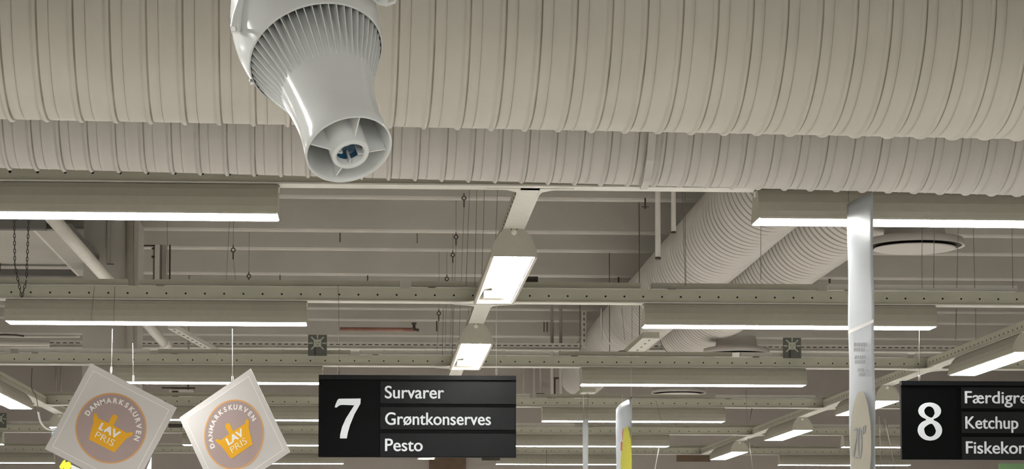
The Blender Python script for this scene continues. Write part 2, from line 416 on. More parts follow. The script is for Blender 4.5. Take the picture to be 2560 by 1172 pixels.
# ---------------------------------------------------------------- spotlight
def spotlight():
    D0 = 4.5; u = D0 / F                       # metres per photo pixel here
    cc = W(790, 139.5, D0)
    view = (cc - EYE).normalized()
    right = CM @ Vector((1,0,0)); right = (right - view*right.dot(view)).normalized()
    upv = right.cross(view).normalized()
    a2 = Vector((77, -225.5)).normalized()     # image direction (x right, y up)
    cosv = .733; sinv = math.sqrt(1-cosv*cosv)
    ax = (right*a2.x + upv*a2.y)*sinv - view*cosv
    ax.normalize()
    e1 = view.cross(ax).normalized(); e1 = -e1 if e1.dot(right) < 0 else e1
    e2 = ax.cross(e1).normalized()
    T = Matrix((( e1.x, e2.x, ax.x, 0), (e1.y, e2.y, ax.y, 0), (e1.z, e2.z, ax.z, 0), (0,0,0,1)))
    q = T.to_3x3().to_quaternion()
    root = empty('spotlight', cc, 'big glossy white spotlight with finned collar and open snout', 'spotlight')
    root.rotation_mode = 'QUATERNION'; root.rotation_quaternion = q
    e2l = Vector((0, 1 if e2.dot(upv) > 0 else -1, 0))
    def P(pr): return [(t*u, r*u) for t, r in pr]
    m = MB(); m.lathe(P([(-40,136),(-10,134),(20,132),(60,128),(110,119),(160,111),(210,105),(260,102),(310,104),(350,108),(352,107),(352,104),(340,102),(300,98),(240,95),(150,92),(120,60),(118,.1)]), 'spot', 96)
    m.build('snout', root)
    m = MB(); m.lathe(P([(4,169),(6,171),(0,173),(-14,176),(-40,182),(-80,187),(-130,187),(-190,180),(-250,165),(-300,140),(-335,100),(-350,40),(-352,.1)]), 'spot', 96)
    m.build('housing', root)
    m = MB(); m.lathe(P([(4,169),(-6,166),(-36,162),(-46,140),(-46,120)]), 'dshade', 96)  # shade behind the fins painted as a dark surface
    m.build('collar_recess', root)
    m = MB(); NF = 50                           # fins: one pressed set
    for i in range(NF):
        a = 2*math.pi*i/NF; c, s_ = math.cos(a), math.sin(a); tw = 1.3*u
        pts = [(-40, 132), (-40, 162), (3, 168), (60, 146), (125, 118), (128, 110), (60, 124)]
        vs = []
        for sg in (-1, 1):
            for t, r in pts: vs.append(((r*u)*c - sg*tw*s_, (r*u)*s_ + sg*tw*c, t*u))
        k = len(pts)
        m.add(vs, [tuple(range(k)), tuple(range(k, 2*k))] + [(j, (j+1)%k, k+(j+1)%k, k+j) for j in range(k)], 'spot')
    tag(m.build('cooling_fins', root), 'ring of thin white cooling fins')
    m = MB(); m.lathe(P([(150,50),(200,50),(300,48),(366,47),(371,44),(371,36),(366,34),(330,33),(300,33)]), 'spot', 64); m.build('hub', root)
    m = MB(); m.lathe(P([(352,34),(338,32.5),(328,24),(324,.1)]), 'blue', 48)
    m.lathe(P([(324,15),(336,14),(339,8),(339,.1)]), 'knob', 24, Matrix.Translation(e2l*13*u)); tag(m.build('light_eye', root), 'blue glass eye inside the hub')
    m = MB()
    for a in (150, 255, 330):
        TT = Matrix.Rotation(R(a), 4, 'Z'); m.box((20*u, -2.5*u, 330*u), (34*u, 2.5*u, 364*u), 'spotin', TT)
    m.build('hub_clip', root)
    # four vanes, image directions right, up, left, down
    for px, py in ((98, -10), (31, 80), (-102, 8), (-30, -78)):
        i1 = Vector((e1.dot(right), e1.dot(upv))); i2 = Vector((e2.dot(right), e2.dot(upv))); q_ = Vector((px, py))
        a = math.atan2(q_.dot(i2)/i2.length_squared, q_.dot(i1)/i1.length_squared)
        TT = Matrix.Rotation(a, 4, 'Z')
        v = MB()
        pts = [(46, 355), (100, 338), (96, 200), (48, 200)]
        vs = [(x*u, sg*1.8*u, z*u) for sg in (-1, 1) for x, z in pts]
        v.add(vs, [(0,1,2,3), (7,6,5,4)] + [(j, (j+1)%4, 4+(j+1)%4, 4+j) for j in range(4)], 'spot', False, TT)
        v.build('vane', root)
    # yoke in hall directions, expressed in the lamp's own frame
    Ti = (Matrix.Translation(cc) @ T).inverted()
    def yoke_side(pxs, Dz, nm):
        v = MB()
        pts = [Ti @ W(x, y, Dz) for x, y in pxs]
        v.tube(pts, [17*u, 13*u, 9*u, 8*u, 8*u, 8*u][:len(pts)], 'spot', 16)
        a = v.build(nm, root)
        return a
    yk = MB()
    Lp = [Ti @ W(x, y, D0-.03) for x, y in ((590, 82), (590, 66), (594, 40), (602, 5), (610, -60), (640, -170), (700, -250), (790, -275), (880, -250), (945, -170), (966, -80), (962, -15), (956, 8))]
    yk.tube(Lp, [12*u, 15*u, 13*u, 9*u, 9*u, 9*u, 9*u, 9*u, 9*u, 9*u, 9*u, 10*u, 14*u], 'spot', 18)
    yk.build('yoke', root)
    b = MB(); p0 = Ti @ W(588, 72, D0-.035); p1 = Ti @ W(583, 72, D0-.055)
    b.tube([p0, p1], 6*u, 'chrome', 20); b.build('pivot_bolt', root)
    b = MB(); b.tube([Ti @ W(x, y, D0-.02) for x, y in ((925, -10), (948, 8), (965, 12), (985, 5), (992, -12))], 5*u, 'spot', 10); b.build('cable_clamp', root)
    # bright clip beads on the rim
    b = MB()
    for x, y in ((657, 74), (628, 205)):
        c0 = Ti @ W(x, y, D0-.03)
        b.tube([c0 - Vector((0,0,6*u)), c0 + Vector((0,0,6*u))], [5*u, 5*u], 'chrome', 12)
    b.build('rim_clip', root)
    st = MB(); st.tube([Ti @ W(790, -272, D0+.08), Ti @ Vector((W(790, -272, D0).x, 4.9, HD-.036))], .014, 'spot', 16); st.build('mounting_stem', root)
    return root
spotlight()

# ---------------------------------------------------------------- aisle signs
def aisle_sign(px0, py0, Y, number, lines, label, wpx, hpx):
    u = Y / F / math.cos(R(YAW)); o = W(px0, py0, Y)
    root = empty('aisle_sign', o - Vector((0,0,hpx*u)), label, 'aisle sign', 'black aisle signs')
    K = u / 3.7556
    def P(x, y): return ((x-65)*K, (1060-y)*K*(hpx*3.7556/768))
    def panel(x0, y0, x1, y1, ya, yb, k, nm):
        m = MB(); a = P(x0, y1); b = P(x1, y0); m.box((a[0], ya, a[1]), (b[0], yb, b[1]), k); return m.build(nm, root)
    panel(65, 292, 1918, 1060, 0, .03, 'sblack', 'back_panel')
    panel(65, 292, 1918, 333, -.012, 0, 'sslat', 'top_slat')
    panel(65, 350, 598, 1055, -.006, 0, 'sblack', 'number_panel')
    for a, b in ((352, 558), (592, 800), (838, 1055)): panel(642, a, 1914, b, -.009, 0, 'sslat', 'name_slat')
    m = MB()
    if number == '7':
        pl = [(262,515),(458,512),(456,560),(400,660),(360,760),(340,830),(330,886),(266,886),(268,850),(285,780),(320,700),(370,620),(398,576),(290,572),(262,576),(244,588),(235,598),(216,596),(224,566),(240,530),(250,517)]
        shape_into(m, [[P(x, y) for x, y in pl]], 'letter', Matrix.Translation((0, -.0075, 0)) @ UP, .0012)
    else:
        cx = 65 + (932-677)*3.7556/3.53; sc = 3.7556/3.53; oy = 292
        def E(cyy, rx, ry, n=40): return [(cx + rx*sc*math.cos(t), oy + (cyy-392)*sc + ry*sc*math.sin(t)) for t in [2*math.pi*i/n for i in range(n)]]
        out = []
        def hw(yy):
            v = 34.0
            if abs(yy-668) < 78: v = max(v, 103*math.sqrt(1-((yy-668)/78)**2))
            if abs(yy-845) < 96: v = max(v, 110*math.sqrt(1-((yy-845)/96)**2))
            return v
        ys = [590.1 + i*(940.8-590.1)/80 for i in range(81)]
        def wd(yy):
            v = hw(yy)
            return v if 600 < yy < 930 else min(v, hw(yy))
        rs = [(cx + (0 if i in (0, 80) else wd(yy))*sc, oy+(yy-392)*sc) for i, yy in enumerate(ys)]
        ls = [(cx - (0 if i in (0, 80) else wd(yy))*sc, oy+(yy-392)*sc) for i, yy in enumerate(ys)]
        out = rs + ls[::-1][1:-1]
        def hole(c, rx, ry, tx, ty):
            pts = []
            for i in range(40):
                t = 2*math.pi*i/40; x = rx*math.cos(t); y_ = ry*math.sin(t)
                x += tx * (y_/ry)**3 if (y_*ty > 0) else 0
                if y_*ty > 0: x = x*(1-.35*(y_/ry)**2) + tx*.2
                pts.append((cx + (c[0]-932+x)*sc, oy+(c[1]-392+y_)*sc))
            return pts
        shape_into(m, [[P(*q) for q in out], [P(*q) for q in hole((928, 678), 47, 52, 20, 1)], [P(*q) for q in hole((934, 845), 53, 60, -22, -1)]],
                   'letter', Matrix.Translation((0, -.0075, 0)) @ UP, .0012)
    m.build('number', root)
    for txt, xa, base, wd_, cap in lines:
        m = MB(); a = P(xa, base)
        for q, (sx, sz) in enumerate(((-2.6, 0), (2.6, 0), (0, 1.6), (0, -1.6))):
            text_into(m, txt, 'letter', Matrix.Translation((a[0]+sx*K, -.0105-q*.00005, a[1]+sz*K)) @ UP, size=cap*K*1.07/.72, width=wd_*K, ext=.0012)
        m.build('lettering', root)
    return root, u, P
s7, u7, P7 = aisle_sign(797, 937, 12.15, '7', [('Survarer', 686, 508, 552, 112), ('Grøntkonserves', 690, 756, 988, 112), ('Pesto', 690, 1002, 348, 112)],
                   'black aisle sign with number 7 reading Survarer, Grøntkonserves, Pesto', 494, 205)
s8, u8, P8 = aisle_sign(2252, 952, 12.3, '8', [('Færdigretter', 686-8, 508, 880, 112), ('Ketchup', 680, 756, 505, 112), ('Fiskekonserves', 682, 1000, 1010, 112)],
                   'black aisle sign with number 8 reading Færdigretter, Ketchup, Fiskekonserves', 494, 199)
def adopt(o, root):
    root_m = Matrix.LocRotScale(root.location, root.rotation_euler, root.scale)
    o.parent = root; o.matrix_parent_inverse = root_m.inverted(); return o
def loop_cord(px, ytop, ybot, Y, root=None, label=None, clip=True, name='hanging_cord', k='wcord', r=.0014, px2=None):
    a, b = W(px, ytop, Y), W(px2 or px, ybot, Y)
    m = MB(); m.tube([a, b], r, k, 6)
    if clip: m.tube([b + Vector((0,0,.0)), b + Vector((-.004,0,.012)), b + Vector((-.003,0,.035)), b + Vector((.003,0,.035)), b + Vector((.004,0,.012)), b], .0018, k, 6, cap=False)
    o = m.build('support_cord')
    if root: adopt(o, root)
    else: tag(o, label, 'cord', 'cords and wires holding signs')
    return o
loop_cord(847, 752, 938, 12.2, s7, k='steel', r=.0012)
loop_cord(1241, 752, 938, 12.2, s7, r=.0012)
loop_cord(2298, 752, 953, 12.32, s8, r=.0010, k='steel')

# ---------------------------------------------------------------- square swinging cards
def price_card(cx, cy, Y, rotdeg, yaw, side, label):
    o = W(cx, cy, Y)
    root = empty('price_card', o, label, 'hanging card', 'square price cards')
    root.rotation_euler = (Matrix.Rotation(R(yaw), 3, 'Z') @ Matrix.Rotation(R(rotdeg), 3, 'Y')).to_euler()
    s = side; h = s/2
    m = MB(); m.box((-h, 0, -h), (h, .003, h), 'card')
    m.build('board', root)
    def lay(z): return Matrix.Translation((0, -z, 0)) @ UP
    m = MB(); a, b = h-.055*s, h-.062*s
    shape_into(m, [[(-a,-a),(a,-a),(a,a),(-a,a)], [(-b,-b),(b,-b),(b,b),(-b,b)]], 'cardl', lay(.0004), .0002); m.build('border_line', root)
    m = MB(); shape_into(m, [circ(0,0,.350*s)], 'mauve', lay(.0004), .0002); m.build('round_badge', root)
    m = MB(); shape_into(m, [circ(0,0,.366*s), circ(0,0,.350*s)], 'ring', lay(.0006), .0003); m.build('badge_rim', root)
    m = MB()
    bk = [(-.225,.055),(-.215,.068),(-.20,.062),(-.165,.030),(-.045,.036),(-.050,.115),(-.044,.138),(-.020,.146),(.006,.138),(.010,.115),(.006,.036),(.17,.032),(.205,.062),(.222,.060),(.228,.040),(.205,-.005),(.190,-.025),(.148,-.206),(-.148,-.206),(-.190,-.02),(-.205,.0)]
    shape_into(m, [[(x*s, y*s) for x, y in bk]], 'orange', lay(.0010), .0003); bo = m.build('basket_emblem', root)
    m = MB(); text_into(m, 'LAV', 'cardl', lay(.0016) @ Matrix.Translation((-.112*s, -.065*s, 0)), size=.105*s, bold=.0045*s, width=.225*s, ext=.0002)
    text_into(m, 'PRIS', 'cardl', lay(.0016) @ Matrix.Translation((-.108*s, -.160*s, 0)), size=.100*s, bold=-.0012*s, width=.21*s, ext=.0002)
    m.build('lettering', bo)
    m = MB(); wrd = 'DANMARKSKURVEN'
    for i, ch in enumerate(wrd):
        a = R(-84 + 168*i/(len(wrd)-1))
        T = lay(.0012) @ Matrix.Rotation(-a, 4, 'Z') @ Matrix.Translation((0, .262*s, 0))
        text_into(m, ch, 'cardl', T, size=.072*s, bold=.0028*s, ext=.0002, align='CENTER')
    m.build('lettering', root)
    return root
card_a = price_card(277.5, 1070, 12.1, 27.2, 0, .497, 'dull square card tilted to the right, orange basket badge, left of the pair')
card_b = price_card(585, 1086, 12.12, -29.0, -29, .497, 'brighter pinkish square card tilted left, orange basket badge, nearer sign 7')
for px, a, b, px2, lab in ((281, 822, 934, 278, 'cord above the left square card'), (332, 858, 955, 333, 'faint second cord right of the left card cord'), (581, 822, 957, 581, 'cord above the brighter square card')):
    loop_cord(px, a, b, 12.2, card_b if px == 581 else card_a, px2=px2)
for px, px2, a, b, lab in ((236, 227, 716, 806, 'dark slack wire over the second rail left light, leftmost'), (287, 284, 716, 806, 'dark wire over the second rail left light, right one')):
    loop_cord(px, a, b, 12.12, label=lab, px2=px2, clip=False, k='steel')

# small bright decorations below the left card
def paper_tag(pts, Y, k, label, name='paper_tag'):
    m = MB(); ps = [W(x, y, Y) for x, y in pts]; n = len(ps)
    m.add(ps + [p + Vector((0,.006,0)) for p in ps], [tuple(range(n)), tuple(range(n, 2*n))] + [(i, (i+1)%n, n+(i+1)%n, n+i) for i in range(n)], k)
    return tag(m.build(name), label, 'paper decoration', 'bright paper decorations by the left card')
paper_tag([(148, 1166), (158, 1151), (163, 1149), (164, 1154), (160, 1168), (156, 1172), (150, 1170)], 12.6, 'yellow', 'left yellow paper bell tip under the left square card')
paper_tag([(160, 1166), (163, 1157), (170, 1153), (176, 1156), (178, 1166), (174, 1172), (174, 1190), (160, 1190)], 12.6, 'yellow', 'right yellow paper bell tip under the left square card')
paper_tag([(178, 1161), (206, 1174), (206, 1220), (176, 1220)], 12.62, 'banner', 'pale blue paper corner under the left square card')
paper_tag([(379, 1140), (366, 1172), (360, 1200), (378, 1200)], 12.62, 'banner', 'pale paper sliver right of the left square card bottom')

# ---------------------------------------------------------------- tall banners
def strip_banner(name, pr, pl, z0, bow, nz, nx, k, label, sub=.0):
    """paper strip hanging between a near (right) and a far (left) top corner"""
    root = empty(name, (pl+pr)/2 + Vector((0,0,z0-(pl.z+pr.z)/2)), label, 'banner', 'narrow hanging banners')
    base = root.location
    m = MB(); vs = []; d = pr-pl; nrm = Vector((d.y, -d.x, 0)).normalized()
    for i in range(nz+1):
        for j in range(nx+1):
            t = j/nx; top = pl.lerp(pr, t)
            z = top.z + (z0-top.z)*i/nz
            wv = bow*math.sin(math.pi*t)*(1+.25*math.sin(i*.21)) + .0015*math.sin(i*.5+t*4)
            vs.append(Vector((top.x, top.y, z)) + nrm*wv - base)
    fs = [(i*(nx+1)+j, i*(nx+1)+j+1, (i+1)*(nx+1)+j+1, (i+1)*(nx+1)+j) for i in range(nz) for j in range(nx)]
    m.add(vs, fs, k, True); sh = m.build('sheet', root)
    mod = sh.modifiers.new('thick', 'SOLIDIFY'); mod.thickness = .0012
    return root, base, nrm
pl, pr = W(2118, 510, 8.43), W(2181, 480, 8.15)
rb, base, nrm = strip_banner('paper_banner', pr, pl, 1.3, .006, 60, 10, 'banner', 'tall white paper banner crossing the first and second rail lights on the right')
def on_banner(px, py, off=.016):
    px -= nrm.x*off*F/8.3
    t = (px-2118)/63.0; Y = 8.43 + (8.15-8.43)*t
    return W(px, py, Y) + nrm*off*1.0 - base
def banner_print(poly, k, nm, off=.022):
    m = MB(); ps = [on_banner(x, y, off) for x, y in poly]; n = len(ps)
    m.add(ps + [p - nrm*.0015 for p in ps], [tuple(range(n)), tuple(range(n, 2*n))] + [(i, (i+1)%n, n+(i+1)%n, n+i) for i in range(n)], k)
    return m.build(nm, rb)
banner_print([(2120, 835), (2183, 806), (2183, 798), (2120, 826)], 'cardl', 'seam_tape', .012)
banner_print([(2151 + 26*math.cos(t), 1108 + 130*math.sin(t)) for t in [2*math.pi*i/48 for i in range(48)]], 'oval', 'yellow_oval', .012)
m = MB()
def bp(poly, k='print_', off=.014):
    ps = [on_banner(x, y, off) for x, y in poly]; n = len(ps)
    m.add(ps + [p - nrm*.001 for p in ps], [tuple(range(n)), tuple(range(n, 2*n))] + [(i, (i+1)%n, n+(i+1)%n, n+i) for i in range(n)], k)
for yy, xa, xb, h_ in ((856, 2134, 2166, 9), (868, 2134, 2164, 9), (888, 2136, 2165, 8), (899, 2136, 2162, 9), (920, 2143, 2160, 8), (931, 2146, 2162, 8)):
    x = xa
    while x < xb-3: bp([(x, yy+2), (x+4, yy), (x+4, yy+h_), (x, yy+h_+2)]); x += 5.5
# faint 20 seen compressed
def stroke(pts, w_=3.2):
    for (xa, ya), (xb, yb) in zip(pts, pts[1:]):
        dx, dy = xb-xa, yb-ya; L = math.hypot(dx, dy) or 1; nx_, ny_ = -dy/L*w_/2, dx/L*w_/2
        bp([(xa+nx_, ya+ny_), (xb+nx_, yb+ny_), (xb-nx_, yb-ny_), (xa-nx_, ya-ny_)])
stroke([(2134, 1076), (2138, 1070), (2141, 1078), (2140, 1095), (2135, 1120), (2133, 1142), (2142, 1144)])
stroke([(2147, 1070), (2151, 1076), (2153, 1105), (2151, 1140), (2147, 1146), (2145, 1135), (2144, 1100), (2145, 1076), (2147, 1070)])
stroke([(2157, 1066), (2156, 1085)], 3); stroke([(2162, 1063), (2161, 1083)], 3)
m.build('faint_lettering', rb)
loop_cord(2119, 440, 505, 8.40, rb, clip=False, k='steel', px2=2122)

pl, pr = W(1540, 1024, 15.9), W(1579, 994, 15.3)
rb2, base2, nrm2 = strip_banner('paper_banner', pr, pl, 1.55, .02, 24, 10, 'banner', 'shorter white banner with yellow and red print hanging right of sign 7')
m = MB(); m.tube([pl-base2+Vector((0,0,.002)), (pl+pr)/2-base2+Vector((.01,0,-.012)), pr-base2+Vector((0,0,.002))], .004, 'dark', 8); m.build('top_rod', rb2)
def b2(poly, k, nm):
    mm = MB(); ps = []
    for x, y in poly:
        x -= nrm2.x*.03*F/15.6; t = (x-1540)/39.0; ps.append(W(x, y, 15.9-.6*t) + nrm2*.03 - base2)
    n = len(ps); mm.add(ps + [p-nrm2*.002 for p in ps], [tuple(range(n)), tuple(range(n, 2*n))] + [(i, (i+1)%n, n+(i+1)%n, n+i) for i in range(n)], k); mm.build(nm, rb2)
b2([(1558, 1080), (1562, 1068), (1569, 1066), (1573, 1080), (1577, 1100), (1579, 1150), (1579, 1180), (1552, 1180), (1551, 1150), (1556, 1110)], 'yellow', 'yellow_print')
b2([(1552, 1104), (1556, 1104), (1556, 1126), (1551, 1126)], 'red', 'red_print')
b2([(1555, 1082), (1557, 1070), (1558, 1090), (1556, 1100)], 'red', 'red_print')
b2([(1561, 1145), (1564, 1110), (1567, 1145), (1566, 1178), (1562, 1178)], 'banner', 'pale_figure')
b2([(1556, 1150), (1560, 1150), (1560, 1178), (1555, 1178)], 'green', 'green_print')
loop_cord(1556, 985, 1010, 15.6, rb2, clip=False)
loop_cord(1578, 905, 996, 15.6, rb2, clip=False)
pl, pr = W(1457, 1052, 15.9), W(1470, 1046, 15.5)
rb3, _, _ = strip_banner('paper_banner', pr, pl, 1.6, .01, 20, 6, 'banner', 'narrowest pale banner seen edge on between sign 7 and the shorter banner')
loop_cord(1457, 985, 1050, 15.9, rb3, clip=False, k='steel', px2=1460)
loop_cord(1471, 985, 1048, 15.6, rb3, clip=False, k='steel', px2=1467)

# ---------------------------------------------------------------- emblem plates on the rails
def emblem_plate(px, py, wpx, hpx, Y, label):
    u = Y/F; o = W(px, py+hpx, Y)
    root = empty('emblem_plate', o, label, 'small sign', 'grey plates with rayed emblem')
    w_, h_ = wpx*u, hpx*u
    m = MB(); m.box((0, 0, 0), (w_, .006, h_), 'plate'); m.build('plate', root)
    m = MB(); T = Matrix.Translation((w_/2, -.0015, h_*.60)) @ UP
    s = w_*.20
    sq = [(-s, -s*.8), (-s*.8, -s), (s*.8, -s), (s, -s*.8), (s, s*.8), (s*.8, s), (-s*.8, s), (-s, s*.8)]
    shape_into(m, [sq, circ(-s*.4, s*.2, s*.15, 10), circ(s*.4, s*.2, s*.15, 10), circ(0, -s*.4, s*.15, 10)], 'emblem', T, .001)
    for i in range(8):
        if i == 6: continue
        a = 2*math.pi*i/8; c, s_ = math.cos(a), math.sin(a); r0 = s*1.25; r1 = s*2.35; t_ = s*.17
        shape_into(m, [[(r0*c-t_*s_, r0*s_+t_*c), (r1*c-t_*s_, r1*s_+t_*c), (r1*c+t_*s_, r1*s_-t_*c), (r0*c+t_*s_, r0*s_-t_*c)]], 'emblem', T, .001)
    m.build('emblem', root)
    m = MB(); m.box((w_*.32, -.003, .02*h_), (w_*.42, 0, h_*.38), 'dark'); m.build('mounting_bar', root)
    return root
emblem_plate(770, 836, 47, 53, 15.9, 'grey square plate with rayed emblem above sign 7')
emblem_plate(1958, 843, 46, 52, 15.9, 'grey square plate with rayed emblem above the third rail at right')
emblem_plate(-20, 1032, 35, 37, 23.4, 'grey plate with emblem cut by the left edge')

# ---------------------------------------------------------------- ceiling wires, hooks, pipes
def eye_hook(px, py, pyb, Y, label, pxb=None, s=1.0):
    c = W(px, py, Y)
    root = empty('eye_hook', c, label, 'ceiling hook', 'eye hooks holding rail wires')
    m = MB(); rr = .014*s
    m.tube([(rr*math.sin(t), 0, rr*math.cos(t)) for t in [2*math.pi*i/18 for i in range(19)]], .0042*s, 'dark', 8, cap=False)
    m.tube([(0,0,rr), (0,0,rr+.02)], .004, 'dark', 8); m.build('ring', root)
    b = W(pxb or px, pyb, Y) - c
    m = MB(); m.tube([(0,0,-rr), Vector((0,0,-rr)) + (b-Vector((0,0,-rr)))*.0 + Vector((0,0,-.05))], .005, 'dark', 8); m.build('ferrule', root)
    m = MB(); m.tube([(0,0,-rr-.04), b], .0016, 'steel', 6); m.build('wire', root)
    m = MB(); m.tube([(0,0,rr+.01), (0,0,max(HC-c.z, rr+.03))], .0018, 'steel', 6); m.build('upper_wire', root)
    return root
for a in ((1160, 495, 892, 15.9, 'ringed hook highest of the row, just left of the large centre lamp', 1146), (1140, 592, 892, 17.4, 'ringed hook second from the top left of the centre lamp', 1131),
          (1132, 637, 892, 18.4, 'ringed hook third from the top left of the centre lamp', 1124), (1117, 697, 892, 18.6, 'ringed hook lowest before the second rail left of the centre lamp', 1112),
          (1097, 783, 892, 19.0, 'ringed hook between second and third rail above sign 7', 1092), (583, 625, 714, 16.2, 'ringed hook above the second rail on the left', 591),
          (622, 690, 716, 18.0, 'dark hook close above the second rail on the left', 623)):
    eye_hook(*a[:5], pxb=a[5])
def wire(p0, p1, Y, label, r=.0018, k='steel', Y2=None, name='hanger_wire', cat='wire', group='thin rail hanger wires', up=False):
    a, b = W(*p0, Y), W(*p1, Y2 or Y)
    if up: a = a + (a-b)*((HC-a.z)/(a-b).z)
    m = MB(); m.tube([a, b], r, k, 6)
    return tag(m.build(name), label, cat, group)
WIRES = [((1174, 470), (1165, 714)), ((1192, 470), (1187, 714)), ((1211, 470), (1204, 714)), ((1244, 470), (1236, 690)),
         ((334, 560), (334, 714)), ((418, 560), (419, 714)), ((573, 565), (565, 714)), ((1902, 575), (1902, 700)),
         ((2305, 630), (2305, 720)), ((2335, 630), (2334, 720)), ((2394, 630), (2392, 720)), ((2434, 600), (2437, 720)), ((2531, 640), (2532, 720)),
         ((1706, 480), (1713, 714)), ((1712, 490), (1715, 714)), ((1108, 770), (1106, 888)), ((1131, 770), (1130, 888)), ((1172, 770), (1168, 888))]
DES = ['left of the large centre lamp, first', 'left of the large centre lamp, second', 'left of the large centre lamp, third', 'touching the left side of the large centre lamp',
       'dark line beside the column on the left', 'beside the steel bracket on the left', 'long slanting wire left of the ringed hook', 'under the right first rail light',
       'below the big diffuser, first', 'below the big diffuser, second', 'below the big diffuser, third', 'right of the big diffuser', 'near the right edge above the second rail',
       'across the ribbed duct, left', 'across the ribbed duct, right', 'above sign 7, first', 'above sign 7, second', 'above sign 7, third']
for i, ((a, b), d) in enumerate(zip(WIRES, DES)):
    Yw = 12.22 if i < 15 else 16.0
    if i in (4, 5, 6): Yw = 15.0
    wire(a, b, Yw, 'thin hanger wire ' + d, r=.0032 if i in (4,) else .0017, up=(i < 15))
EXTRA = [((1855, 905), (1893, 985), 20, 'faint'), ]
MORE = [((1380, 690), (1380, 990), 22, .016), ((1402, 690), (1402, 990), 22, .016), ((2299, 755), (2299, 880), 14.5, .0018), ((2391, 770), (2389, 850), 14.6, .0022), ((2439, 770), (2439, 850), 14.6, .0016), ((1506, 770), (1506, 850), 14.2, .0012),
        ((1554, 770), (1562, 850), 14.4, .0012), ((1580, 770), (1580, 850), 14.4, .0012), ((845, 712), (847, 760), 12.18, .0014), ((1640, 1000), (1655, 1060), 19.6, .0014),
        ((1880, 1020), (1873, 1060), 19.6, .004), ((1866, 975), (1866, 1060), 19.7, .0014), ((2198, 1040), (2202, 1172), 15, .0022), ((2211, 1048), (2238, 1172), 15, .0028),
        ((1870, 1095), (1882, 1172), 22, .004), ((1647, 1120), (1636, 1180), 15.8, .003), ((1366, 1125), (1366, 1165), 19, .003), ((1241, 770), (1241, 880), 15.9, .0012)]
MD = ['thick conduit above the second rail right of the big lamp, left one', 'thick conduit above the second rail right of the big lamp, right one', 'right of the upper end of the sign 8 cord', 'right of the second rail right light, dark clip', 'far right between second and third rail', 'left of the second rail right light',
      'under the ribbed duct, slanting', 'under the ribbed duct, upright', 'crossing the second rail above sign 7', 'below the third rail right light', 'above the fourth rail, dark',
      'above the fourth rail, thin', 'between the tall banner and sign 8, upright', 'between the tall banner and sign 8, slanting', 'beside the smallest slanted light', 'slanting white below the fifth rail light',
      'short one under the fifth rail left of the narrow banner', 'right of the small centre lamp']
for (a, b, Yw, r), d in zip(MORE, MD): wire(a, b, Yw, ('thin hanger wire ' if 'conduit' not in d else '') + d, r=r, k='wcord' if 'white' in d else 'wall' if 'conduit' in d else 'steel', up='conduit' in d)

def drop_rod(px, y0, y1, Y, r, label, k='dark', foot=False):
    m = MB(); m.tube([W(px, y0, Y), W(px, y1, Y)], r, k, 8)
    if foot: c = W(px, y1-5, Y); m.cbox(c, (.05, .01, .004), k)
    tag(m.build('drop_rod'), label, 'rod', 'short rods under the ceiling ribs')
for px, y0, y1, Y, r, lab, ft in ((850, 582, 605, 17.5, .0045, 'short dark rod under the ceiling rib left of the centre hooks', 0), (1043, 583, 608, 17.5, .003, 'short grey rod nearer the centre hooks', 0),
        (700, 684, 709, 20.05, .004, 'short rod under the rib above the second rail left light', 0), (919, 686, 710, 20.05, .005, 'short rod with small foot just above the second rail', 1),
        (1328, 498, 520, 15.9, .006, 'dark rod with cross foot right of the lamp bracket', 1), (1613, 495, 522, 15.9, .006, 'dark rod with cross foot below the first rail right half', 1),
        (1546, 686, 712, 20.05, .008, 'stubby dark rod just above the second rail at right', 0), (1360, 800, 830, 23.6, .005, 'left rod of the dark h shaped pair', 0), (1368, 800, 830, 23.6, .005, 'right rod of the dark h shaped pair', 0),
        (1257, 874, 890, 21.8, .005, 'left of the two dark ticks above the third rail', 0), (1262, 874, 890, 21.8, .005, 'right of the two dark ticks above the third rail', 0),
        (708, 867, 885, 21.8, .006, 'dark tick left of the emblem plate', 0), (850, 868, 877, 21.8, .007, 'dark tick right of the emblem plate', 0), (960, 870, 887, 21.8, .005, 'dark tick midway above sign 7', 0),
        (1064, 870, 888, 21.8, .008, 'dark tick left of the small centre lamp', 0), (1400, 872, 892, 21.8, .007, 'dark tick right of the small centre lamp', 0),
        (1092, 799, 828, 23.6, .007, 'dark rod right of the valve pipe', 0), (1790, 686, 712, 20.05, .004, 'rod above the second rail near the right duct', 0), (2074, 686, 708, 20.05, .009, 'small dark hook left of the tall banner', 0)):
    drop_rod(px, y0, y1, Y, r, lab, foot=ft)

def pipe(pts, Y, r, k, label, name='service_pipe', n=12, group='painted service pipes'):
    m = MB(); m.tube([W(p[0], p[1], p[2] if len(p) > 2 else Y) for p in pts], r, k, n)
    return tag(m.build(name), label, 'pipe', group)
# open tubes hanging beside the ribbed duct
for px, y1, wd_, lab in ((1645, 648, .016, 'longer white hanging tube with dark open end under the first rail'), (1684, 584, .014, 'shorter white hanging tube with dark open end under the first rail')):
    a, b = W(px, 440, 13.6), W(px, y1, 13.6)
    root = empty('hanging_tube', b, lab, 'tube', 'open ended hanging tubes')
    m = MB(); m.tube([Vector((0,0,HC-b.z)), Vector((0,0,.01))], wd_, 'white', 16); m.build('tube', root)
    m = MB(); m.tube([(0,0,0), (0,0,.012)], wd_*1.08, 'dark', 16); m.build('open_end', root)
